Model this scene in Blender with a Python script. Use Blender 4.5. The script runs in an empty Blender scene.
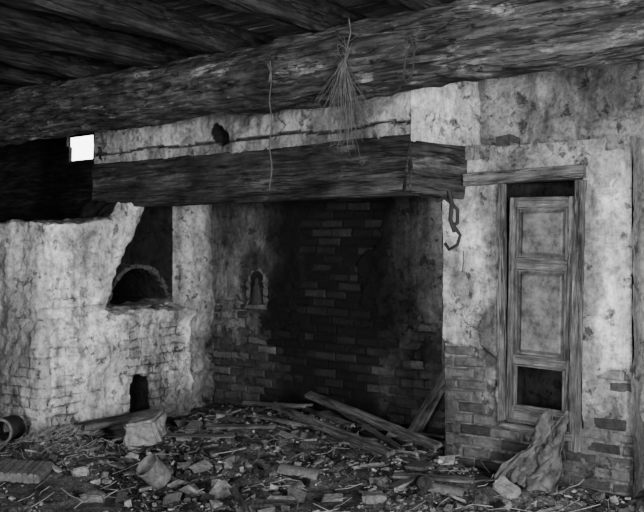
import bpy, bmesh, math, random
from mathutils import Vector, Matrix, noise, Quaternion
random.seed(7)
V=Vector
def fbm(x,y,z=0.0,o=4):
    return noise.fractal(V((x,y,z)),1.0,2.0,o)
def sm(a,b,x):
    t=max(0.0,min(1.0,(x-a)/(b-a))); return t*t*(3-2*t)
col=bpy.context.scene.collection
# ------------------------------------------------------------ materials
class NT:
    def __init__(s,name):
        s.m=bpy.data.materials.new(name); s.m.use_nodes=True
        s.t=s.m.node_tree; s.t.nodes.clear()
        s.out=s.t.nodes.new('ShaderNodeOutputMaterial')
        s.b=s.t.nodes.new('ShaderNodeBsdfPrincipled')
        s.t.links.new(s.b.outputs[0],s.out.inputs[0])
        s.b.inputs['Specular IOR Level'].default_value=0.12
    def n(s,typ,**k):
        nd=s.t.nodes.new(typ)
        for a,b in k.items(): setattr(nd,a,b)
        return nd
    def l(s,a,b): s.t.links.new(a,b)
    def math(s,op,a,b=None,clamp=False):
        nd=s.n('ShaderNodeMath',operation=op,use_clamp=clamp)
        for i,v in enumerate((a,b)):
            if v is None: continue
            if isinstance(v,(int,float)): nd.inputs[i].default_value=v
            else: s.l(v,nd.inputs[i])
        return nd.outputs[0]
    def noise(s,vec,scale,detail=6,rough=.6,dist=0):
        nd=s.n('ShaderNodeTexNoise'); s.l(vec,nd.inputs['Vector'])
        nd.inputs['Scale'].default_value=scale; nd.inputs['Detail'].default_value=detail
        nd.inputs['Roughness'].default_value=rough; nd.inputs['Distortion'].default_value=dist
        return nd.outputs[0]
    def rng(s,v,a,b,c,d):
        nd=s.n('ShaderNodeMapRange'); s.l(v,nd.inputs[0])
        for i,x in enumerate((a,b,c,d)): nd.inputs[i+1].default_value=x
        return nd.outputs[0]
    def mapping(s,vec,sc):
        nd=s.n('ShaderNodeMapping'); s.l(vec,nd.inputs[0]); nd.inputs['Scale'].default_value=sc
        return nd.outputs[0]
    def obj(s): return s.n('ShaderNodeTexCoord').outputs['Object']
    def attr(s,name): return s.n('ShaderNodeAttribute',attribute_name=name).outputs['Fac']
    def finish(s,val,bumph,strength=.5,dist=.01,rough=.9):
        c=s.n('ShaderNodeCombineColor')
        for i in range(3): s.l(val,c.inputs[i])
        s.l(c.outputs[0],s.b.inputs['Base Color'])
        s.b.inputs['Roughness'].default_value=rough
        if bumph is not None:
            bp=s.n('ShaderNodeBump'); bp.inputs['Strength'].default_value=strength; bp.inputs['Distance'].default_value=dist
            s.l(bumph,bp.inputs['Height']); s.l(bp.outputs[0],s.b.inputs['Normal'])
        return s.m

def plaster_mat(name,lo,hi,bricks=False,crack=.4,stain=.5,chipc=.42):
    s=NT(name); o=s.obj()
    n1=s.noise(o,1.1,10,.66,.3); n2=s.noise(o,30,8,.75); n4=s.noise(o,5,10,.72,.5)
    n3=s.noise(s.mapping(o,(4,4,.8)),1.2,9,.68,.5)
    v=s.rng(n1,.38,.58,lo,hi)
    v=s.math('MULTIPLY',v,s.rng(n2,.34,.56,.5,1.08))
    v=s.math('MULTIPLY',v,s.rng(n4,.40,.53,.5,1.06))
    v=s.math('MULTIPLY',v,s.rng(n3,.40,.55,stain,1.05))
    nv=s.n('ShaderNodeTexNoise'); s.l(o,nv.inputs['Vector']); nv.inputs['Scale'].default_value=5; nv.inputs['Detail'].default_value=8; nv.inputs['Roughness'].default_value=.7
    add=s.n('ShaderNodeVectorMath',operation='MULTIPLY_ADD'); s.l(nv.outputs['Color'],add.inputs[0]); add.inputs[1].default_value=(.4,.4,.4); s.l(o,add.inputs[2])
    vo=s.n('ShaderNodeTexVoronoi',feature='DISTANCE_TO_EDGE'); s.l(add.outputs[0],vo.inputs['Vector']); vo.inputs['Scale'].default_value=1.5
    w=s.rng(s.noise(o,2.3,4),.50,.68,.0,.010)
    cr=s.math('LESS_THAN',vo.outputs['Distance'],w)
    v=s.math('MULTIPLY',v,s.rng(cr,0,1,1,crack))
    ch=s.rng(s.noise(o,8,9,.74),.585,.62,0,1)
    v=s.math('MULTIPLY',v,s.rng(ch,0,1,1,chipc))
    h=s.math('ADD',s.math('MULTIPLY',n2,.8),s.math('MULTIPLY',s.noise(o,80,5,.7),.35))
    h=s.math('ADD',h,s.math('MULTIPLY',n4,1.8))
    h=s.math('SUBTRACT',h,s.math('MULTIPLY',cr,.6)); h=s.math('SUBTRACT',h,s.math('MULTIPLY',ch,.7))
    if bricks:
        so=s.n('ShaderNodeSeparateXYZ'); s.l(o,so.inputs[0])
        xy=s.math('ADD',so.outputs[0],so.outputs[1])
        xy=s.math('ADD',xy,s.math('MULTIPLY',s.noise(o,9,3),.05))
        zz=s.math('ADD',so.outputs[2],s.math('MULTIPLY',s.noise(o,6,4),.06))
        cb=s.n('ShaderNodeCombineXYZ'); s.l(xy,cb.inputs[0]); s.l(zz,cb.inputs[1])
        bt=s.n('ShaderNodeTexBrick'); s.l(cb.outputs[0],bt.inputs['Vector'])
        bt.inputs['Scale'].default_value=1; bt.inputs['Brick Width'].default_value=.24; bt.inputs['Row Height'].default_value=.072
        bt.inputs['Mortar Size'].default_value=.011; bt.inputs['Mortar Smooth'].default_value=.9
        mk=s.rng(s.math('ADD',s.noise(o,2.6,9,.7),s.rng(so.outputs[2],0,1.2,.05,-.06)),.50,.64,0,1)
        mo=s.math('MULTIPLY',bt.outputs['Fac'],mk)
        v=s.math('MULTIPLY',v,s.rng(mo,0,1,1,.65))
        v=s.math('MULTIPLY',v,s.rng(mk,0,1,1,.6))
        h=s.math('SUBTRACT',h,s.math('MULTIPLY',mo,1.0))
    at=s.attr('soot')  # darkening mask: real soot, and shade put into the colour
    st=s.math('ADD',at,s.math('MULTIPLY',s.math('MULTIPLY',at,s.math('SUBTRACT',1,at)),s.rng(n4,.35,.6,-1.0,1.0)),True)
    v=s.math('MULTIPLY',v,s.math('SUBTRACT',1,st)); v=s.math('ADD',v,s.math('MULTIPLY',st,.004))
    return s.finish(v,h,1.0,.02)
def brick_mat():
    s=NT('old_brick'); o=s.obj()
    n2=s.noise(o,30,8,.75)
    v=s.math('MULTIPLY',s.rng(s.attr('tint'),0,1,.06,.20),s.rng(n2,.3,.65,.4,1.35))
    v=s.math('MULTIPLY',v,s.rng(s.noise(o,4,8,.7),.38,.6,.5,1.3))
    st=s.attr('soot'); v=s.math('MULTIPLY',v,s.math('SUBTRACT',1,st)); v=s.math('ADD',v,s.math('MULTIPLY',st,.004))
    return s.finish(v,s.math('ADD',n2,s.noise(o,12,5)),1.0,.014)
def wood_mat(name,lo,hi,pale=0.0,scale=1.0,palev=.5,g=1.0):
    s=NT(name); o=s.obj()
    m=s.mapping(o,(2.4*scale,16*scale,16*scale))
    n1=s.noise(m,1.0,10,.75,.9); n2=s.noise(s.mapping(o,(5,55,55)),1,6,.7); n3=s.noise(o,1.9,9,.7)
    v=s.rng(n1,.36,.64,lo,hi)
    v=s.math('MULTIPLY',v,s.rng(n2,.38,.6,1-.6*g,1.15))
    v=s.math('MULTIPLY',v,s.rng(n3,.36,.6,.35,1.35))
    if pale>0:
        pk=s.math('MULTIPLY',s.rng(n1,.50,.58,0,1),s.rng(s.noise(s.mapping(o,(2.4,5,5)),1.3,9,.75),.53,.61,0,pale))
        v=s.math('ADD',s.math('MULTIPLY',v,s.math('SUBTRACT',1,pk)),s.math('MULTIPLY',pk,palev))
    ck=s.noise(s.mapping(o,(.7,11,11)),1.0,5,.6,.4)
    ab=s.math('ABSOLUTE',s.math('SUBTRACT',ck,.5)); cm=s.rng(ab,0,.016,.25,1)
    v=s.math('MULTIPLY',v,cm)
    h=s.math('ADD',s.math('ADD',n1,s.math('MULTIPLY',n2,.6)),s.math('MULTIPLY',cm,.5))
    return s.finish(v,h,1.0,.018,.85)
def dirt_mat(name,lo,hi):
    s=NT(name); o=s.obj()
    n1=s.noise(o,1.6,8,.7); n2=s.noise(o,40,8,.75)
    v=s.math('MULTIPLY',s.rng(n1,.40,.60,lo,hi),s.rng(n2,.35,.62,.4,1.5))
    v=s.math('MULTIPLY',v,s.rng(s.noise(o,130,3,.7),.38,.62,.45,1.6))
    return s.finish(v,s.math('ADD',n2,s.noise(o,90,4,.7)),1.0,.03)
def rubble_mat():
    s=NT('rubble'); o=s.obj(); n2=s.noise(o,35,8,.75)
    v=s.math('MULTIPLY',s.attr('tint'),s.rng(n2,.35,.65,.4,1.4))
    return s.finish(v,n2,1.0,.015)
def plain_mat(name,val,rough=.8,nz=.4,sc=25):
    s=NT(name); o=s.obj(); n=s.noise(o,sc,8,.75)
    v=s.rng(n,.36,.64,val*(1-nz),val*(1+nz)); return s.finish(v,n,.6,.008,rough)
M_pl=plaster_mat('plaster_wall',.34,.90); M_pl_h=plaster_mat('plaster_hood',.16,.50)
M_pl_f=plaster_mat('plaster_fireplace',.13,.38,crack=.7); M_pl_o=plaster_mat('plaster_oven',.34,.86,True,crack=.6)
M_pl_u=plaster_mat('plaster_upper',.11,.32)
M_br=brick_mat()
M_beam=wood_mat('beam_wood',.013,.08,.7,.7,.27); M_dark=wood_mat('joist_wood',.006,.03,.12,1,.16); M_mant=wood_mat('mantel_wood',.010,.050,.3,1,.18)
M_door=wood_mat('door_wood',.05,.14,.25,1.0,.3,.5); M_plank=wood_mat('plank_wood',.035,.14,.3,1,.24); M_ceil=wood_mat('ceiling_board',.03,.15,.4,1,.3)
M_lint=wood_mat('lintel_wood',.045,.13,.3,1,.26)
M_panel=plain_mat('door_panel_paint',.09,.85,.65,11)
M_dirt=dirt_mat('dirt_floor',.018,.12); M_rub=rubble_mat()
M_iron=plain_mat('rusty_iron',.02); M_blk=plain_mat('black_backing',.008); M_clay=plain_mat('clay',.08,.8,.5); M_stone=plain_mat('stone',.14,.8,.5)
M_sack=plain_mat('sackcloth',.055,.95,.7,9); M_twig=plain_mat('dry_twig',.05); M_plain=plain_mat('plain_wall',.05); M_tag=plain_mat('tag_wood',.15,.8,.5)
M_pale=plain_mat('sooty_plaster',.06,.8,.7,18)
# ------------------------------------------------------------ helpers
def mkobj(name,verts,faces,mats,fm=None,smooth=False,attrs=None):
    me=bpy.data.meshes.new(name); me.from_pydata([tuple(v) for v in verts],[],faces)
    for m in (mats if isinstance(mats,list) else [mats]): me.materials.append(m)
    if fm: me.polygons.foreach_set('material_index',fm)
    me.polygons.foreach_set('use_smooth',[smooth]*len(faces))
    if attrs:
        for k,a in attrs.items():
            at=me.attributes.new(k,'FLOAT','POINT'); at.data.foreach_set('value',a)
    me.update(); ob=bpy.data.objects.new(name,me); col.objects.link(ob); return ob
class MB:
    def __init__(s): s.v=[];s.f=[];s.fm=[];s.soot=[];s.tint=[]
    def add(s,vs,fs,mi=0,soot=0.0,tint=.5):
        b=len(s.v); s.v+=[V(q) for q in vs]; s.f+=[tuple(b+i for i in f) for f in fs]; s.fm+=[mi]*len(fs)
        s.soot+= soot if isinstance(soot,list) else [soot]*len(vs); s.tint+=[tint]*len(vs)
    def box(s,a,b,mi=0,jit=0,M=None,**k):
        x0,y0,z0=a;x1,y1,z1=b
        vs=[V((x,y,z)) for x in (x0,x1) for y in (y0,y1) for z in (z0,z1)]
        if jit: vs=[q+V([random.uniform(-jit,jit) for _ in range(3)]) for q in vs]
        if M: vs=[M@q for q in vs]
        s.add(vs,[(0,1,3,2),(4,6,7,5),(0,4,5,1),(2,3,7,6),(0,2,6,4),(1,5,7,3)],mi,**k)
    def obj(s,name,mats,smooth=False): return mkobj(name,s.v,s.f,mats,s.fm,smooth,{'soot':s.soot,'tint':s.tint})
def relief(name,O,U,N,w,h,step,pfn,sfn,mats,holes=(),bricks=True,extra=None,seed=0,z0=0):
    O=V(O);U=V(U).normalized();N=V(N).normalized();Z=V((0,0,1)); mb=MB()
    nu=int(w/step)+1; nv=int(h/step)+1
    def mask(u,v): return pfn(u,v)+.32*fbm(u*2.6+seed,v*2.6,seed,7)
    vs=[];st=[]
    for j in range(nv+1):
        for i in range(nu+1):
            u=w*i/nu; v=h*j/nv
            m=mask(u,v) if bricks else 1
            off=-.012+.026*sm(-.02,.05,m)+.018*fbm(u*2.6,v*2.6,seed+5,5)+.008*fbm(u*12,v*12,seed+9,4)
            s=sfn(u,v)
            if m<.0: s=s+(1-s)*.35
            if extra:
                eo,es=extra(u,v); off+=eo; s=max(s,es) if es>=0 else max(0,s+es)
            vs.append(O+U*u+Z*(v+z0)+N*off); st.append(min(1,max(0,s)))
    fs=[]
    for j in range(nv):
        for i in range(nu):
            u=w*(i+.5)/nu; v=h*(j+.5)/nv
            if any(a<u<b and c<v+z0<d for a,b,c,d in holes): continue
            a=j*(nu+1)+i; fs.append((a,a+1,a+nu+2,a+nu+1))
    mb.add(vs,fs,0,st)
    if bricks:
        rh=.072; bl=.225; r=0; v=0
        while v+rh<=h+.001:
            u=-bl*.5 if r%2 else 0
            u+=random.uniform(-.02,.02)
            while u<w:
                L=bl*random.uniform(.86,1.04)
                a=max(u,.0); b=min(u+L-.012,w); 
                if b-a>.03:
                    cu=(a+b)/2; cv=v+rh/2
                    if min(mask(cu,cv),mask(a,cv),mask(b,cv))<.06 and not any(p<b and a<q and c<cv+z0<d for p,q,c,d in holes):
                        f=random.uniform(-.008,.004)-(.03 if random.random()<.06 else 0); k=.009; s=min(1,max(0,sfn(cu,cv)+random.uniform(-.1,.06)))
                        lo=v+.006; hi=v+rh-.006
                        pts=[(a,lo,-.06),(b,lo,-.06),(b,hi,-.06),(a,hi,-.06),(a,lo,f-.010),(b,lo,f-.010),(b,hi,f-.010),(a,hi,f-.010),
                             (a+k,lo+k,f),(b-k,lo+k,f),(b-k,hi-k,f),(a+k,hi-k,f)]
                        pts=[O+U*(p+random.uniform(-.004,.004))+Z*(q+z0+random.uniform(-.004,.004)+.008*math.sin(p*2.3))+N*(t+random.uniform(-.003,.003)) for p,q,t in pts]
                        mb.add(pts,[(0,1,5,4),(1,2,6,5),(2,3,7,6),(3,0,4,7),(4,5,9,8),(5,6,10,9),(6,7,11,10),(7,4,8,11),(8,9,10,11)],1,s,random.random())
                u+=L
            v+=rh; r+=1
    return mb.obj(name,mats)
def beam(name,p0,p1,w,h,seg,ring,n,rough,crack,mat,seed=0,roll=0,taper=1.0,bow=0.0):
    p0=V(p0);p1=V(p1);L=(p1-p0).length; vs=[]
    for i in range(seg+1):
        x=L*i/seg; k=1+(taper-1)*i/seg
        for j in range(ring):
            a=2*math.pi*j/ring; c=math.cos(a);s=math.sin(a)
            y=math.copysign(abs(c)**(2/n),c)*w/2*k; z=math.copysign(abs(s)**(2/n),s)*h/2*k
            d=rough*fbm(x*1.2+seed,c*.9,s*.9+seed,4)+rough*.4*fbm(x*5+seed,c*5,s*5,4)
            g=abs(noise.noise(V((x*.4+seed,c*3,s*3+seed*2))))
            d-=crack*(1-sm(0,.05,g))
            r=math.hypot(y,z); f=1+d/max(r,1e-4)
            vs.append(V((x,y*f,z*f+bow*math.sin(math.pi*i/seg))))
    fs=[]
    for i in range(seg):
        for j in range(ring):
            a=i*ring+j;b=i*ring+(j+1)%ring; fs.append((a,b,b+ring,a+ring))
    fs.append(tuple(range(ring-1,-1,-1))); fs.append(tuple(seg*ring+j for j in range(ring)))
    ob=mkobj(name,vs,fs,mat)
    q=(p1-p0).to_track_quat('X','Z'); ob.rotation_mode='QUATERNION'
    ob.rotation_quaternion=q@Quaternion((1,0,0),roll); ob.location=p0
    return ob
def curve(name,strokes,mat,parent=None):
    cu=bpy.data.curves.new(name,'CURVE'); cu.dimensions='3D'; cu.bevel_depth=1; cu.bevel_resolution=1
    for pts,r in strokes:
        sp=cu.splines.new('POLY'); sp.points.add(len(pts)-1)
        for i,p in enumerate(pts):
            sp.points[i].co=(*p,1); sp.points[i].radius=r if not isinstance(r,(list,tuple)) else r[0]+(r[1]-r[0])*i/(len(pts)-1)
    cu.materials.append(mat); ob=bpy.data.objects.new(name,cu); col.objects.link(ob); return ob
# ------------------------------------------------------------ floor
def mounds(x,y):
    h=.0
    h+=.10*math.exp(-(((x+4.2)/1.0)**2+((y-5.25)/.45)**2))
    h+=.17*math.exp(-(((x+4.95)/.40)**2+((y-3.6)/.35)**2))
    h+=.07*math.exp(-(((x+2.6)/.7)**2+((y-4.75)/.3)**2))
    return h
def H(x,y):
    return mounds(x,y)+.035*fbm(x*1.4,y*1.4,3,4)+.022*fbm(x*6,y*6,1,5)
vs=[];fs=[]; x0,x1,y0,y1=-10,2.4,-2.4,6.05
def axis(a,b,fa,fb,fine,coarse):
    r=[a]
    while r[-1]<b: r.append(min(b,r[-1]+(fine if fa<=r[-1]<fb else coarse)))
    return r
xs=axis(x0,x1,-6.2,-1.2,.02,.2); ys=axis(y0,y1,2.2,5.8,.02,.2)
for y in ys:
    for x in xs: vs.append((x,y,H(x,y)))
nx=len(xs)
for j in range(len(ys)-1):
    for i in range(nx-1):
        a=j*nx+i; fs.append((a,a+1,a+nx+1,a+nx))
mkobj('floor',vs,fs,M_dirt,smooth=True)
mb=MB()
def chunk(c,sz,flat,tint):
    R=Matrix.Rotation(random.uniform(0,6.28),3,'Z')@Matrix.Rotation(random.gauss(0,.3),3,'X')@Matrix.Rotation(random.gauss(0,.3),3,'Y')
    a=sz*random.uniform(.6,1.4);b=sz*random.uniform(.5,1.0);cc=sz*flat
    vs=[]
    for x in (-1,1):
        for y in (-1,1):
            for z in (-1,1):
                vs.append(V(c)+R@V((x*a*random.uniform(.4,1),y*b*random.uniform(.4,1),z*cc*random.uniform(.6,1)))/2)
    mb.add(vs,[(0,1,3,2),(4,6,7,5),(0,4,5,1),(2,3,7,6),(0,2,6,4),(1,5,7,3)],0,0,tint)
def okpos(x,y):
    if y>4.93 and x>-2.98: return False
    if x<-5.42 and y>3.72: return False
    return y<5.66 and x>-6.2
cnt=0
while cnt<20000:
    x=random.uniform(-6.1,-1.3); y=random.uniform(2.6,5.66)
    if not okpos(x,y): continue
    d=.42+.9*fbm(x*1.5+9,y*1.5,0,4)+.4*mounds(x,y)/.1*.3
    if random.random()>d: continue
    cnt+=1
    sz=min(.09,.006+.0078*random.paretovariate(1.7)); t=random.choice([.015,.025,.04,.06,.08,.10,.14,.24])*random.uniform(.7,1.2)
    flat=random.choice([.25,.4,.6,.15])
    chunk((x,y,H(x,y)+sz*flat*.2),sz,flat,t)
for i in range(70):
    x=random.uniform(-5.2,-1.7); y=random.uniform(2.9,5.5)
    if not okpos(x,y+.1): continue
    chunk((x,y,H(x,y)+.02),random.uniform(.10,.22),.10,random.uniform(.04,.19))
mb.obj('rubble_debris',M_rub)
st=[]
for i in range(300):
    x=random.uniform(-5.6,-1.6); y=random.uniform(2.8,5.6)
    if not okpos(x,y): continue
    L=random.uniform(.04,.24); a=random.uniform(0,3.14); z=H(x,y)+.012
    dx,dy=math.cos(a)*L/2,math.sin(a)*L/2
    st.append(([(x-dx,y-dy,z),(x+random.gauss(0,.01),y+random.gauss(0,.01),z+random.uniform(.0,.02)),(x+dx,y+dy,z+random.uniform(-.01,.04))],random.uniform(.001,.0035)))
for i in range(260):
    x=random.gauss(-5.08,.17); y=random.gauss(3.60,.14); L=random.uniform(.04,.16); a=random.uniform(0,3.14)
    if x<-5.38 and y>3.66: continue
    z=H(x,y)+.01; dx,dy=math.cos(a)*L/2,math.sin(a)*L/2
    st.append(([(x-dx,y-dy,z),(x,y,z+random.uniform(.0,.04)),(x+dx,y+dy,z+random.uniform(-.01,.06))],.0016))
curve('scattered_straw',st,plain_mat('straw',.15))
# ------------------------------------------------------------ ceiling
mb=MB(); y=-2.4
while y<6.1:
    wd=random.uniform(.16,.24); xa=-10.05
    while xa<2.4:
        L=random.uniform(2.2,3.5); z=2.875+random.uniform(0,.012)
        mb.box((xa,y,z),(min(xa+L,2.4)-.01,y+wd-random.uniform(.006,.02),z+.03),jit=.004); xa+=L
    y+=wd
mb.obj('ceiling',M_ceil)
mb=MB(); mb.box((-10.1,-2.5,2.93),(2.5,6.2,3.0)); mb.obj('ceiling_backing',M_blk)  # black backing over the ceiling boards, closes their gaps
for i,x in enumerate([-8.6,-7.9,-7.2,-6.55,-5.95,-5.35,-4.72,-4.0,-3.15,-2.4,-1.6,-.8,0,.8,1.6]):
    beam('ceiling_joist',(x,-2.4,2.775),(x+random.uniform(-.05,.05),4.6,2.775),.17,.19,110,24,4,.03,.02,M_dark,seed=i*3.1)
# ------------------------------------------------------------ main beam
beam('main_ceiling_beam',(-10,4.18,2.50),(2.4,4.18,2.50),.40,.385,1000,72,2.9,.045,.055,M_beam,seed=4.4)
# ------------------------------------------------------------ walls
def p_back(u,v):
    x=u-5.67
    return min(v-.78, (abs(x+4.25+.12*(v-1))-.40) if x<-4.25 else (x+4.00-.14*(v-1)))*1.2
def s_back(u,v):
    x=u-5.67; n=.18*fbm(u*1.6,v*1.6,2,6)
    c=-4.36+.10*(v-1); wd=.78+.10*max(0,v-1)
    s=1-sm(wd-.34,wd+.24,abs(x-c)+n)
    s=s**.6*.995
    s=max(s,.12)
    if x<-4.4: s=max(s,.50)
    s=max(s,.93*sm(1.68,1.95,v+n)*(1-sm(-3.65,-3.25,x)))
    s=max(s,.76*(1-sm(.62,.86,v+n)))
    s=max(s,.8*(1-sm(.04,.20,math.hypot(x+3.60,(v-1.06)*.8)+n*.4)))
    s=max(s,.85*(1-sm(.14,.34,math.hypot(x+5.11,(v-1.18)*.7)+n*.4)))
    return s
relief('wall_fireplace_back',(-5.67,5.73,0),(1,0,0),(0,-1,0),2.8,2.9,.013,p_back,s_back,[M_pl_f,M_br],seed=1)
mb=MB(); n=40
def archpt(t,w,h,base):
    L1=h-w
    if t<.3: return (-w, base+L1*t/.3)
    if t>.7: return (w, base+L1*(1-t)/.3)
    a=math.pi*(1-(t-.3)/.4); return (w*math.cos(a), base+L1+w*math.sin(a))
ring=[]
for i in range(n+1):
    t=i/n; e=.035*fbm(i*.5,3,1,4); e2=.012*fbm(i*.6,8,1,3)
    a=archpt(t,.078+e2,.27+e2,.96); b=archpt(t,.115+e,.32+e,.92)
    for (px,pz),yy in ((a,5.735),(a,5.70),(b,5.705),(b,5.74)): ring.append((-5.11+px,yy+.012*fbm(i*.7,pz*9,2),pz))
fs=[]
for i in range(n):
    for k in range(3): q=i*4+k; fs.append((q,q+1,q+5,q+4))
mb.add(ring,fs,0)
mb.box((-5.22,5.685,.90),(-5.0,5.74,.935),jit=.01)
mb.add([(-5.11+.08*math.cos(math.pi*k/10),5.712,1.155+.08*math.sin(math.pi*k/10)) for k in range(11)]+[(-5.19,5.712,.93),(-5.03,5.712,.93)],[tuple(range(11))+(11,12)],1)  # flat black sheet stands in for the shade inside the niche
prof=[(.060,.935),(.055,1.0),(.040,1.06),(.036,1.09),(.016,1.115),(.024,1.14),(.018,1.165),(0,1.175)]
vs=[];fs=[]
for r,z in prof:
    for k in range(14):
        a=2*math.pi*k/14; rr=r*(1+.2*fbm(math.cos(a)*2,math.sin(a)*2,z*14,3)); vs.append((-5.10+rr*math.cos(a),5.69+.5*rr*math.sin(a),z))
for i in range(len(prof)-1):
    for k in range(14): fs.append((i*14+k,i*14+(k+1)%14,(i+1)*14+(k+1)%14,(i+1)*14+k))
mb.add(vs,fs,2)
mb.obj('wall_niche_figure',[M_pale,M_blk,M_iron])
def p_door(u,v):
    x=u-2.87
    thr=.82-.5*sm(-2.62,-2.38,x)+.27*sm(-2.05,-1.9,x)
    return (v-thr)*.85
def s_door(u,v):
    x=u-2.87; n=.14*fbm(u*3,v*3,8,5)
    s=.12*(1-sm(0,.2,x+2.87+n))+.55*sm(1.6,2.1,v+n)  # fading light at the top painted as a darker surface
    s=max(s,.65*(1-sm(.3,1.0,v+n)))  # same painted fade of light towards the floor
    s=max(s,.45*sm(-1.80,-1.64,x+n*.5))  # right edge shaded in colour too
    s=max(s,.55*(1-sm(.02,.10,abs(x+2.20)-.30+n)) if v>.3 else s)  # darker band around the cupboard opening
    s=max(s,.5*(1-sm(.04,.09,math.hypot(x+2.70,(v-1.19)*.6)+n*.2)))  # shadow around the hanging tag, painted on the wall
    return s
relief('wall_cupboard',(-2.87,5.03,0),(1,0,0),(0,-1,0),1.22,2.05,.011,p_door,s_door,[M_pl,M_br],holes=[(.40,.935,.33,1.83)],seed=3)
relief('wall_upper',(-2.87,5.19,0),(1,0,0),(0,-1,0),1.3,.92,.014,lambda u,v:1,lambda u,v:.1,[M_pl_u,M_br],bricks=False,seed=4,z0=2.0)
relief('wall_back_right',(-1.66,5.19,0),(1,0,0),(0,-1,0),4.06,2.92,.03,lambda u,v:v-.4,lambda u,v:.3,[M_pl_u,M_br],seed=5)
relief('wall_cupboard_reveal',(-1.652,4.995,0),(0,1,0),(1,0,0),.22,2.05,.012,lambda u,v:1,lambda u,v:.35+.3*(1-sm(.2,.8,v)),[M_pl_u,M_br],bricks=False,seed=6)  # reveal shaded through its colour, deeper towards the bottom
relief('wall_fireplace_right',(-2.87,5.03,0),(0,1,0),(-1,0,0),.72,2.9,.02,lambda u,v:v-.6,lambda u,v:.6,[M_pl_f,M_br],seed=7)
mb=MB()
for i in range(26):
    xx=-2.87+i*.047; zt=2.05+.018*random.uniform(-1,1)
    mb.box((xx,5.015+random.uniform(-.008,.008),1.98),(xx+.05,5.2,zt),jit=.008,soot=.25)
mb.obj('trim_ledge',M_pl_u)
mb=MB(); mb.box((-2.50,5.04,2.05),(-2.40,5.16,2.12),jit=.012,soot=.7); mb.obj('loose_brick',M_br)
def e_hood(u,v):
    z=v+2.1; x=u-6.0
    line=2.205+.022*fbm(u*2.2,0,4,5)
    o=0;s=.0  # cracks and hole get the shade of their depth in colour
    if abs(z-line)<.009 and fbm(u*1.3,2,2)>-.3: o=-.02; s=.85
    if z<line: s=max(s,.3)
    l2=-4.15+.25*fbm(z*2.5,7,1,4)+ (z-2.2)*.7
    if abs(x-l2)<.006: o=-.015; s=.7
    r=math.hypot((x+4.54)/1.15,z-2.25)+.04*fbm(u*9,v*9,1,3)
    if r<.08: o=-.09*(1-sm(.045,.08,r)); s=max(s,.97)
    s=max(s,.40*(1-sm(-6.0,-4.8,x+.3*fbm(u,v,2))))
    return o,s
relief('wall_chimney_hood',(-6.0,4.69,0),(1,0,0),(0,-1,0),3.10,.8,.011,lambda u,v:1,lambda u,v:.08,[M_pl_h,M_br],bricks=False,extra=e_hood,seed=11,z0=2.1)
d=V((.2,.5,0))
relief('wall_chimney_hood_side',(-2.915,4.675,0),d,(.5,-.2,0),d.length+.03,.85,.011,lambda u,v:1,lambda u,v:.3,[M_pl,M_br],bricks=False,seed=13,z0=2.04)
relief('wall_chimney_hood_end',(-6.0,4.69,0),(0,1,0),(-1,0,0),1.35,1.15,.03,lambda u,v:1,lambda u,v:.4,[M_pl_h,M_br],bricks=False,seed=14,z0=1.76)
root=bpy.data.objects.new('wooden_mantel',None); col.objects.link(root)
for nm,a,b,h in (('front_board',(-6.03,4.73,1.94),(-2.90,4.73,1.94),.37),('side_board',(-2.965,4.68,1.93),(-2.745,5.08,1.895),.33)):
    o=beam(nm,a,b,.13,h,260 if nm=='front_board' else 40,72,12,.012,.014,M_mant,seed=2.0 if h>.35 else 6); o.parent=root
# ------------------------------------------------------------ oven
def prism(mb,poly,x0,x1):
    n=len(poly); vs=[(x0,y,z) for y,z in poly]+[(x1,y,z) for y,z in poly]
    mb.add(vs,[tuple(range(n-1,-1,-1)),tuple(range(n,2*n))]+[(i,(i+1)%n,n+(i+1)%n,n+i) for i in range(n)])
mb=MB()
prism(mb,[(3.78,-.05),(5.32,-.05),(5.32,.90),(4.42,.93),(4.46,1.05),(4.60,1.38),(4.84,1.80),(4.52,1.80),(4.47,1.65),(3.80,1.62)],-5.95,-5.5)
mb.box((-5.9,4.40,.82),(-5.455,5.34,.915))
mb.box((-5.9,3.77,-.05),(-5.465,4.36,.84))
mb.box((-8.3,3.78,-.05),(-5.85,5.86,1.61))
mb.box((-6.02,4.7,1.5),(-5.86,5.8,2.6))
mb.box((-5.98,5.26,-.05),(-5.67,5.78,.90))
mb.box((-5.98,5.42,.85),(-5.67,5.78,2.6))
ov=mb.obj('bread_oven',M_pl_o)
cb=MB(); c=5.02; pr=[]
for i in range(17):
    a=math.pi*i/16; pr.append((c+.31*math.cos(a),.94+.34*math.sin(a)))
prism(cb,pr,-6.6,-5.7)
cb.box((-5.9,4.66,.10),(-5.3,4.86,.39))
cut=cb.obj('cutter',M_blk)
for q in (cut,ov):
    bmx=bmesh.new(); bmx.from_mesh(q.data); bmesh.ops.recalc_face_normals(bmx,faces=bmx.faces); bmx.to_mesh(q.data); bmx.free()
m=ov.modifiers.new('r','REMESH'); m.mode='VOXEL'; m.voxel_size=.03
m=ov.modifiers.new('b','BOOLEAN'); m.operation='DIFFERENCE'; m.object=cut; m.solver='EXACT'
m=ov.modifiers.new('r2','REMESH'); m.mode='VOXEL'; m.voxel_size=.016
dg=bpy.context.evaluated_depsgraph_get()
me=bpy.data.meshes.new_from_object(ov.evaluated_get(dg)); ov.modifiers.clear(); ov.data=me
bpy.data.objects.remove(cut)
if not me.materials: me.materials.append(M_pl_o)
nor=[v.normal.copy() for v in me.vertices]; so=[]
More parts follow.
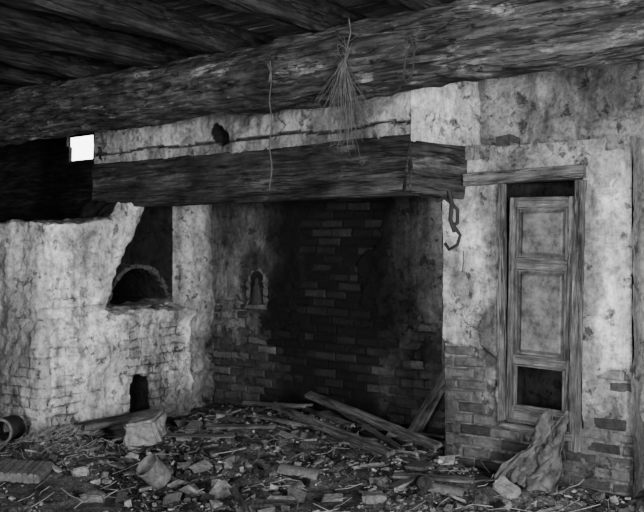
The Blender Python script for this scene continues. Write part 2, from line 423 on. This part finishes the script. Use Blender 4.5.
for v,n in zip(me.vertices,nor):
    p=v.co.copy()
    v.co=p+n*(.035*fbm(p.x*2.2,p.y*2.2,p.z*2.2,3)+.022*fbm(p.x*6,p.y*6,p.z*6,4)+.010*fbm(p.x*20,p.y*20,p.z*20,3))
    s=0
    nn=.14*fbm(p.x*3,p.y*3,p.z*3,5)
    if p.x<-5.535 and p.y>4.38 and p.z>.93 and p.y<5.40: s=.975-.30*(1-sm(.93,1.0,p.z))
    if p.y>=5.40 and p.z>.9 or p.y>5.33: s=max(s,.25+.45*sm(5.4,5.78,p.y+nn))
    if p.z<.6: s=max(s,.5*(1-sm(.0,.5,p.z+nn)))  # darker towards the floor
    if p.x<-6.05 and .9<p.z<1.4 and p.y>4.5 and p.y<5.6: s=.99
    if p.x<-5.53 and p.y>4.6 and p.y<4.9 and p.z<.45: s=.98  # inside of the lower opening nearly black
    if p.y<3.86 : s=max(s,.35+nn)  # end face turned from the light, its shade painted in
    if p.z>1.57 and n.z>.6: s=max(s,.6)  # upward faces on top darker
    if p.x>-5.56 and p.z>.95:
        ye=4.44+.42*max(0,(p.z-1.0)/.8)
        s=max(s,.5*sm(.14,.0,ye-p.y+nn*.5) if p.y<ye+.05 else s) if abs(ye-p.y)<.2 else s
    so.append(min(1,max(0,s)))
at=me.attributes.new('soot','FLOAT','POINT') if 'soot' not in me.attributes else me.attributes['soot']
at.data.foreach_set('value',so)
me.polygons.foreach_set('use_smooth',[True]*len(me.polygons))
mb=MB()
for i in range(17):
    a=math.pi*(i+.5)/17
    R=Matrix.Translation((-5.86,c,.94))@Matrix.Rotation(a,4,'X')
    mb.box((-.03,.312,-.028),(.022+random.uniform(-.01,.01),.350+random.uniform(-.008,.008),.028),jit=.006,M=R,soot=.6,tint=.2+.7*random.random())
mb.obj('oven_arch_bricks',M_br)
# ------------------------------------------------------------ cupboard
mb=MB()
X0,X1,Z0,Z1,YF,YB=-2.475,-1.93,.33,1.84,5.03,5.40
mb.add([(X0,YB,Z0),(X1,YB,Z0),(X1,YB,Z1),(X0,YB,Z1),(X0,YF,Z0),(X1,YF,Z0),(X1,YF,Z1),(X0,YF,Z1)],
 [(0,1,2,3),(0,4,5,1),(3,2,6,7),(0,3,7,4),(1,5,6,2)],0,.92)  # interior coloured nearly black in place of shade
mb.obj('cupboard_niche',M_pl_f)
root=bpy.data.objects.new('cupboard_frame',None); col.objects.link(root)
for k,(nm,a,b,w,h) in enumerate((('lintel',(-2.70,5.02,1.852),(-1.915,5.02,1.868),.10,.085),
    ('left_post',(-2.462,5.035,.33),(-2.462,5.035,1.82),.045,.04),('right_post',(-1.985,5.02,.22),(-1.945,5.01,1.815),.06,.055),
    ('sill',(-2.46,5.03,.325),(-1.96,5.03,.30),.08,.05))):
    o=beam(nm,a,b,w,h,60,24,9,.008,.006,M_lint,seed=k*5+1); o.parent=root
root=bpy.data.objects.new('cupboard_door',None); col.objects.link(root)
def dpart(nm,x0,x1,z0,z1,y0,y1,axis='z',mat=M_door,bev=.004,raised=False):
    L=(z1-z0) if axis=='z' else (x1-x0); W=(x1-x0) if axis=='z' else (z1-z0)
    me=bpy.data.meshes.new(nm); bm=bmesh.new(); bmesh.ops.create_cube(bm,size=1)
    for v in bm.verts: v.co=V((v.co.x*L,v.co.y*(y1-y0),v.co.z*W))
    if raised:
        f=[f for f in bm.faces if f.normal.y<-.9]
        bmesh.ops.inset_region(bm,faces=f,thickness=.022,depth=0)
        bmesh.ops.inset_region(bm,faces=f,thickness=.034,depth=0)
        for v in f[0].verts: v.co.y-=.030
    bmesh.ops.bevel(bm,geom=bm.edges[:],offset=bev,segments=2,affect='EDGES')
    bmesh.ops.subdivide_edges(bm,edges=[e for e in bm.edges if e.calc_length()>.1],cuts=10,use_grid_fill=True)
    for v in bm.verts: v.co.y+=.004*fbm(v.co.x*5,v.co.z*5,x0*7+z0,2)
    bm.to_mesh(me); bm.free(); me.materials.append(mat)
    o=bpy.data.objects.new(nm,me); col.objects.link(o)
    o.location=((x0+x1)/2,(y0+y1)/2,(z0+z1)/2)
    if axis=='z': o.rotation_euler=(0,-math.pi/2,0)
    o.parent=root; return o
DW=.45; DH=1.37
dpart('left_stile',0,.055,0,DH,-.022,.022)
dpart('right_stile',DW-.06,DW,0,DH,-.022,.022)
for nm,a,b in (('bottom_rail',0,.085),('lower_rail',.345,.395),('upper_rail',.93,.99),('top_rail',DH-.06,DH)):
    dpart(nm,.052,DW-.058,a,b,-.020,.020,'x')
dpart('middle_panel',.058,DW-.063,.398,.928,.006,.018,'z',M_panel,.002,True)
dpart('top_panel',.058,DW-.063,.992,DH-.062,.006,.018,'z',M_panel,.002,True)
for (a,b,c0,d0) in ((.055,DW-.06,.395,.93),(.055,DW-.06,.99,DH-.06),(.055,DW-.06,.085,.345)):
    for nm,q in (('moulding',(a,a+.012,c0,d0)),('moulding',(b-.012,b,c0,d0))): dpart(nm,q[0],q[1],q[2],q[3],-.034,-.012)
    for q in ((a,b,c0,c0+.012),(a,b,d0-.012,d0)): dpart('moulding',q[0],q[1],q[2],q[3],-.034,-.012,'x')
dpart('latch',DW-.045,DW-.025,.40,.47,-.036,-.02,mat=M_iron,bev=.003)
root.location=(-2.437,5.06,.362); root.rotation_euler=(0,math.radians(1.2),math.radians(-4))
# ------------------------------------------------------------ plank wall far left, w/ opening
mb=MB(); z=0
while z<2.9:
    hh=.17
    segs=[(-10,-6.0)]
    if z+hh>2.42 and z<2.60: segs=[(-10,-8.17+random.uniform(-.02,.05)),(-7.72,-6.0)]
    for a,b in segs: mb.box((a,6.0+random.uniform(-.012,.012),z),(b,6.04,z+hh+.004),jit=.006)
    z+=hh
mb.box((-10,6.045,0),(-6.0,6.06,2.40)); mb.box((-7.7,6.045,2.3),(-6,6.06,2.95)); mb.box((-10,6.045,2.3),(-8.2,6.06,2.95)); mb.box((-10,6.045,2.66),(-6,6.06,2.95))
mb.obj('wall_back_planks',M_dark)
mb=MB(); mb.box((-10.1,-2.4,0),(-10,6.1,2.95)); mb.obj('wall_left',M_plain)
mb=MB()
mb.box((2.4,-2.4,0),(2.5,.2,2.95)); mb.box((2.4,2.0,0),(2.5,5.3,2.95)); mb.box((2.4,.2,0),(2.5,2.0,.8)); mb.box((2.4,.2,2.1),(2.5,2.0,2.95))
mb.obj('wall_right',M_plain)
mb=MB()
mb.box((-10,-2.5,0),(-.6,-2.4,2.95)); mb.box((1.4,-2.5,0),(2.5,-2.4,2.95)); mb.box((-.6,-2.5,2.2),(1.4,-2.4,2.95))
mb.obj('wall_front',M_plain)
mb=MB(); mb.box((-5.75,5.92,0),(-2.8,5.98,2.95)); mb.obj('light_block_fireplace',M_blk)  # unseen backing added to keep sky light from leaking in
mb=MB(); mb.box((-6.0,5.93,0),(-5.75,5.98,2.95)); mb.obj('light_block_corner',M_blk)  # unseen filler behind the corner, added against light leaks
mb=MB(); mb.box((-2.8,5.46,0),(2.45,5.52,2.95)); mb.obj('light_block_right',M_blk)  # unseen backing added to block sky showing past the reveal
# ------------------------------------------------------------ hanging things
st=[([(-2.84,3.93,2.68),(-2.82,3.92,2.60),(-2.85,3.92,2.50),(-2.865,3.92,2.42)],.004),
    ([(-2.88,3.93,2.50),(-2.84,3.90,2.47),(-2.86,3.90,2.41),(-2.90,3.92,2.45)],.004)]
for i in range(75):
    sx=random.gauss(-.02,.09); ln=random.uniform(.22,.56); sy=random.gauss(0,.035); pts=[]
    wob=random.uniform(0,6)
    for k in range(8):
        t=k/7; pts.append((-2.86+random.gauss(0,.004)+sx*t**1.2+.022*t*math.sin(wob+t*5),3.91+sy*t,2.46-ln*t))
    st.append((pts,(.0024,.0008)))
    if i%3==0:
        q=pts[random.randint(3,6)]; st.append(([q,(q[0]+random.gauss(0,.03),q[1],q[2]-.04),(q[0]+random.gauss(0,.06),q[1],q[2]-.09)],.0008))
for i in range(7):
    st.append(([(-2.86,3.92,2.43),(-2.86+random.gauss(0,.04),3.91,2.5),(-2.86+random.gauss(0,.07),3.9,2.5+random.uniform(.03,.10))],(.002,.001)))
curve('dried_twig_bundle',st,plain_mat('pale_twig',.06))
st=[([(-3.41+.006*math.sin(i*.9),3.93-.004*math.cos(i),2.52-i*.04) for i in range(20)],.004),([(-3.43,3.93,2.5),(-3.40,3.92,2.46),(-3.42,3.93,2.40)],.007)]
curve('hanging_rope',st,M_twig)
st=[([(-2.43,3.90,2.52),(-2.41,3.89,2.47),(-2.45,3.89,2.40),(-2.46,3.89,2.30),(-2.44,3.89,2.27)],.006),
    ([(-2.43,3.90,2.52),(-2.39,3.88,2.44),(-2.395,3.88,2.34),(-2.41,3.88,2.30)],.005),
    ([(-2.72,3.90,2.36),(-2.62,3.90,2.41),(-2.52,3.90,2.47),(-2.43,3.90,2.50)],.003)]
curve('iron_wire_hook',st,M_iron)
st=[([(-2.76,4.90,1.78),(-2.74,4.9,1.70),(-2.75,4.9,1.60),(-2.72,4.9,1.52)],.014),
    ([(-2.72,4.9,1.55),(-2.68,4.9,1.50),(-2.70,4.9,1.44),(-2.76,4.9,1.41),(-2.79,4.9,1.45)],.011),
    ([(-2.86,4.92,1.72),(-2.80,4.91,1.74),(-2.74,4.9,1.70),(-2.70,4.9,1.66),(-2.70,4.9,1.58),(-2.74,4.9,1.55)],.012)]
curve('iron_pot_hook',st,M_iron)
mb=MB()
pl=[(0,0),(.07,0.0),(.072,.08),(.055,.12),(.042,.15),(.03,.155),(.015,.12),(-.002,.08)]
n=len(pl); mb.add([(-2.735+a,4.955,1.12+b) for a,b in pl]+[(-2.735+a,4.985,1.12+b) for a,b in pl],[tuple(range(n)),tuple(range(2*n-1,n-1,-1))]+[(i,n+i,n+(i+1)%n,(i+1)%n) for i in range(n)])
mb.obj('hanging_wooden_tag',M_tag)
curve('tag_string',[([(-2.70,4.965,1.27),(-2.69,4.96,1.34),(-2.70,4.98,1.40)],.003)],M_iron)
# ------------------------------------------------------------ planks & debris
def plank(a,b,w,t,roll=0,seed=0,mat=M_plank,name='broken_plank'):
    return beam(name,a,b,w,t,50,20,7,.006,.006,mat,seed=seed,roll=roll)
P=[((-4.50,5.20,.20),(-2.95,4.52,.16),.065,.03,.3),((-4.36,5.48,.26),(-2.80,4.83,.17),.07,.03,.4),((-4.2,5.55,.20),(-3.05,4.80,.12),.045,.03,-.2),
   ((-4.62,5.05,.14),(-3.6,4.95,.13),.04,.025,.1),((-4.05,5.0,.18),(-3.1,4.62,.12),.035,.03,.1),((-4.3,5.35,.17),(-3.4,4.75,.24),.03,.025,0.2),
   ((-3.33,5.38,.08),(-3.17,5.62,.52),.09,.025,1.2),((-3.43,3.62,.06),(-3.05,3.35,.05),.035,.02,0),((-5.36,4.05,.10),(-5.30,4.75,.12),.10,.05,.1),
   ((-2.85,4.40,.07),(-2.4,4.55,.08),.07,.02,.1),((-4.7,4.7,.08),(-4.2,4.9,.12),.06,.02,.2)]
for i in range(18):
    x=random.uniform(-4.7,-3.0); y=random.uniform(4.5,5.5); a=random.gauss(-.4,.5); L=random.uniform(.12,.42); z=H(x,y)+.05
    P.append(((x-L*math.cos(a),y-L*math.sin(a)*.8,z),(x+L*math.cos(a),min(5.62,y+L*math.sin(a)*.6),z+random.uniform(0,.08)),random.uniform(.015,.045),random.uniform(.012,.02),random.gauss(0,.4)))
for i,(a,b,w,t,r) in enumerate(P): plank(a,b,w,t,r,i*2.7+1)
def lathe(name,prof,loc,rot,mat):
    vs=[];fs=[];n=40
    for r,z in prof:
        for j in range(n):
            a=2*math.pi*j/n; rr=r*(1+.03*fbm(math.cos(a)*2,math.sin(a)*2,z*9,2)); vs.append((rr*math.cos(a),rr*math.sin(a),z))
    for i in range(len(prof)-1):
        for j in range(n):
            fs.append((i*n+j,i*n+(j+1)%n,(i+1)*n+(j+1)%n,(i+1)*n+j))
    o=mkobj(name,vs,fs,mat,smooth=True); o.location=loc; o.rotation_euler=rot; return o
pot=[(.0,.005),(.062,0),(.070,.01),(.073,.06),(.074,.13),(.078,.145),(.078,.155),(.070,.155),(.066,.12),(.06,.02),(0,.015)]
lathe('clay_pot',pot,(-3.90,3.53,.05),(math.radians(18),math.radians(-42),.9),M_clay)
pipe=[(.075,-.14),(.088,-.14),(.088,.14),(.095,.15),(.075,.15),(.070,-.14),(.075,-.14)]
lathe('clay_pipe',pipe,(-5.46,3.50,.16),(math.radians(85),0,math.radians(38)),M_clay)
lathe('tin_can',[(0,0),(.04,0),(.04,.10),(.037,.10),(.037,.01),(0,.01)],(-2.62,4.33,.08),(1.4,0,.8),M_iron)
def rock(name,loc,s,mat,seed,rot=(0,0,0)):
    me=bpy.data.meshes.new(name); bm=bmesh.new(); bmesh.ops.create_cube(bm,size=1)
    bmesh.ops.bevel(bm,geom=bm.edges[:],offset=.10,segments=2,affect='EDGES')
    bmesh.ops.subdivide_edges(bm,edges=bm.edges[:],cuts=4,use_grid_fill=True)
    for v in bm.verts:
        n=v.co.normalized(); v.co+=n*.16*fbm(v.co.x*1.6+seed,v.co.y*1.6,v.co.z*1.6,4); v.co=V((v.co.x*s[0],v.co.y*s[1],v.co.z*s[2]))
    bm.to_mesh(me); bm.free(); me.materials.append(mat); o=bpy.data.objects.new(name,me); col.objects.link(o); o.location=loc; o.rotation_euler=rot; return o
rock('stone_block',(-4.75,4.13,.14),(.26,.20,.18),M_stone,1,(.1,-.2,.5))
for i,(x,y,s) in enumerate([(-4.0,3.1,.08),(-4.45,3.35,.09),(-2.75,4.05,.08),(-5.2,4.3,.1),(-2.45,3.9,.09),(-3.6,4.2,.08),(-4.9,4.75,.1),(-2.2,4.55,.09),(-3.3,4.0,.07),(-1.9,4.1,.09)]):
    rock('broken_brick',(x,y,H(x,y)+s*.2),(s*1.7,s,s*.6),M_stone if i%3==1 else M_clay,i*4+2,(random.gauss(0,.15),random.gauss(0,.15),random.uniform(0,3)))
mb=MB()
for i in range(9):
    mb.box((i*.035,0,0),(i*.035+.027,.22,.055),jit=.003,tint=.6)
mb.box((-.0,.005,0),(.31,.215,.045),tint=.5)
o=mb.obj('ribbed_roof_tile',M_clay); o.location=(-4.72,2.90,.05); o.rotation_euler=(.12,.05,.62)
def rooftile(loc,rot,s=1):
    vs=[];fs=[];n=12
    for k,(r) in enumerate((.075,.062)):
        for i in range(7):
            x=-.16+i*.32/6
            for j in range(n+1):
                a=math.pi*j/n; rr=r*(1+.12*i/6); vs.append((x*s,rr*math.cos(a)*s,rr*.6*math.sin(a)*s))
    m=n+1; base=7*m
    for i in range(6):
        for j in range(n):
            a=i*m+j; fs.append((a,a+1,a+m+1,a+m)); fs.append((base+a,base+a+m,base+a+m+1,base+a+1))
    for i in range(6):
        for j in (0,n): a=i*m+j; fs.append((a,a+m,base+a+m,base+a))
    for i in (0,6):
        for j in range(n): a=i*m+j; fs.append((a,a+1,base+a+1,base+a))
    o=mkobj('broken_roof_tile',vs,fs,M_clay,smooth=False); o.location=loc; o.rotation_euler=rot
for x,y,r,s in ((-3.45,4.25,.4,.8),(-4.2,3.75,1.2,.6),(-2.5,4.4,.2,.7),(-2.1,3.95,1.0,.7)):
    rooftile((x,y,H(x,y)),(.1,.1,r),s)
vs=[];fs=[];nu,nv=56,70
for j in range(nv+1):
    t=j/nv
    for i in range(nu+1):
        s=i/nu
        w=.15+.24*t**1.6*(1+.25*fbm(s*2,3,1,2)); cx=-2.07-.06*t
        x=cx+(s-.5)*w; y=4.965-.30*t**1.5; z=.42*(1-t)**1.0+.03*(1-t)*math.sin(s*9)
        f=.022*(.3+t)*math.sin(s*11+3*t+fbm(s*2,t*2,3)*4)+.035*fbm(s*3,t*3,1,4)
        z=max(z+.4*f,0); x+=.035*fbm(t*3,s*2,9,3)+.03*t*fbm(s*5,1,1,3); y-=abs(f)*1.2+.05*t*fbm(s*4,2,5,3)
        vs.append((x,y,max(z,0)+max(0,H(x,y))*t+.02))
for j in range(nv):
    for i in range(nu): a=j*(nu+1)+i; fs.append((a,a+1,a+nu+2,a+nu+1))
o=mkobj('draped_sack',vs,fs,M_sack,smooth=True); m=o.modifiers.new('s','SOLIDIFY'); m.thickness=.006
# ------------------------------------------------------------ lights
def area(name,loc,target,sx,sy,power):
    l=bpy.data.lights.new(name,'AREA'); l.shape='RECTANGLE'; l.size=sx; l.size_y=sy; l.energy=power
    o=bpy.data.objects.new(name,l); col.objects.link(o); o.location=loc
    o.rotation_euler=(V(target)-V(loc)).to_track_quat('-Z','Y').to_euler(); return o
area('doorway_daylight',(.4,-2.38,1.3),(-1.5,5,1.1),1.6,1.4,560)
area('window_daylight',(2.38,1.1,1.45),(-4.0,4.4,.9),1.6,1.1,660)
w=bpy.data.worlds.new('sky'); bpy.context.scene.world=w; w.use_nodes=True
w.node_tree.nodes['Background'].inputs[0].default_value=(1,1,1,1); w.node_tree.nodes['Background'].inputs[1].default_value=8.0
# ------------------------------------------------------------ camera
cam=bpy.data.cameras.new('camera'); co=bpy.data.objects.new('camera',cam); col.objects.link(co)
cam.sensor_width=36; cam.lens=49.19; cam.shift_y=-5/644
co.location=(0,0,1.4); co.rotation_euler=(math.radians(90),0,math.atan2(.610,.792))
bpy.context.scene.camera=co
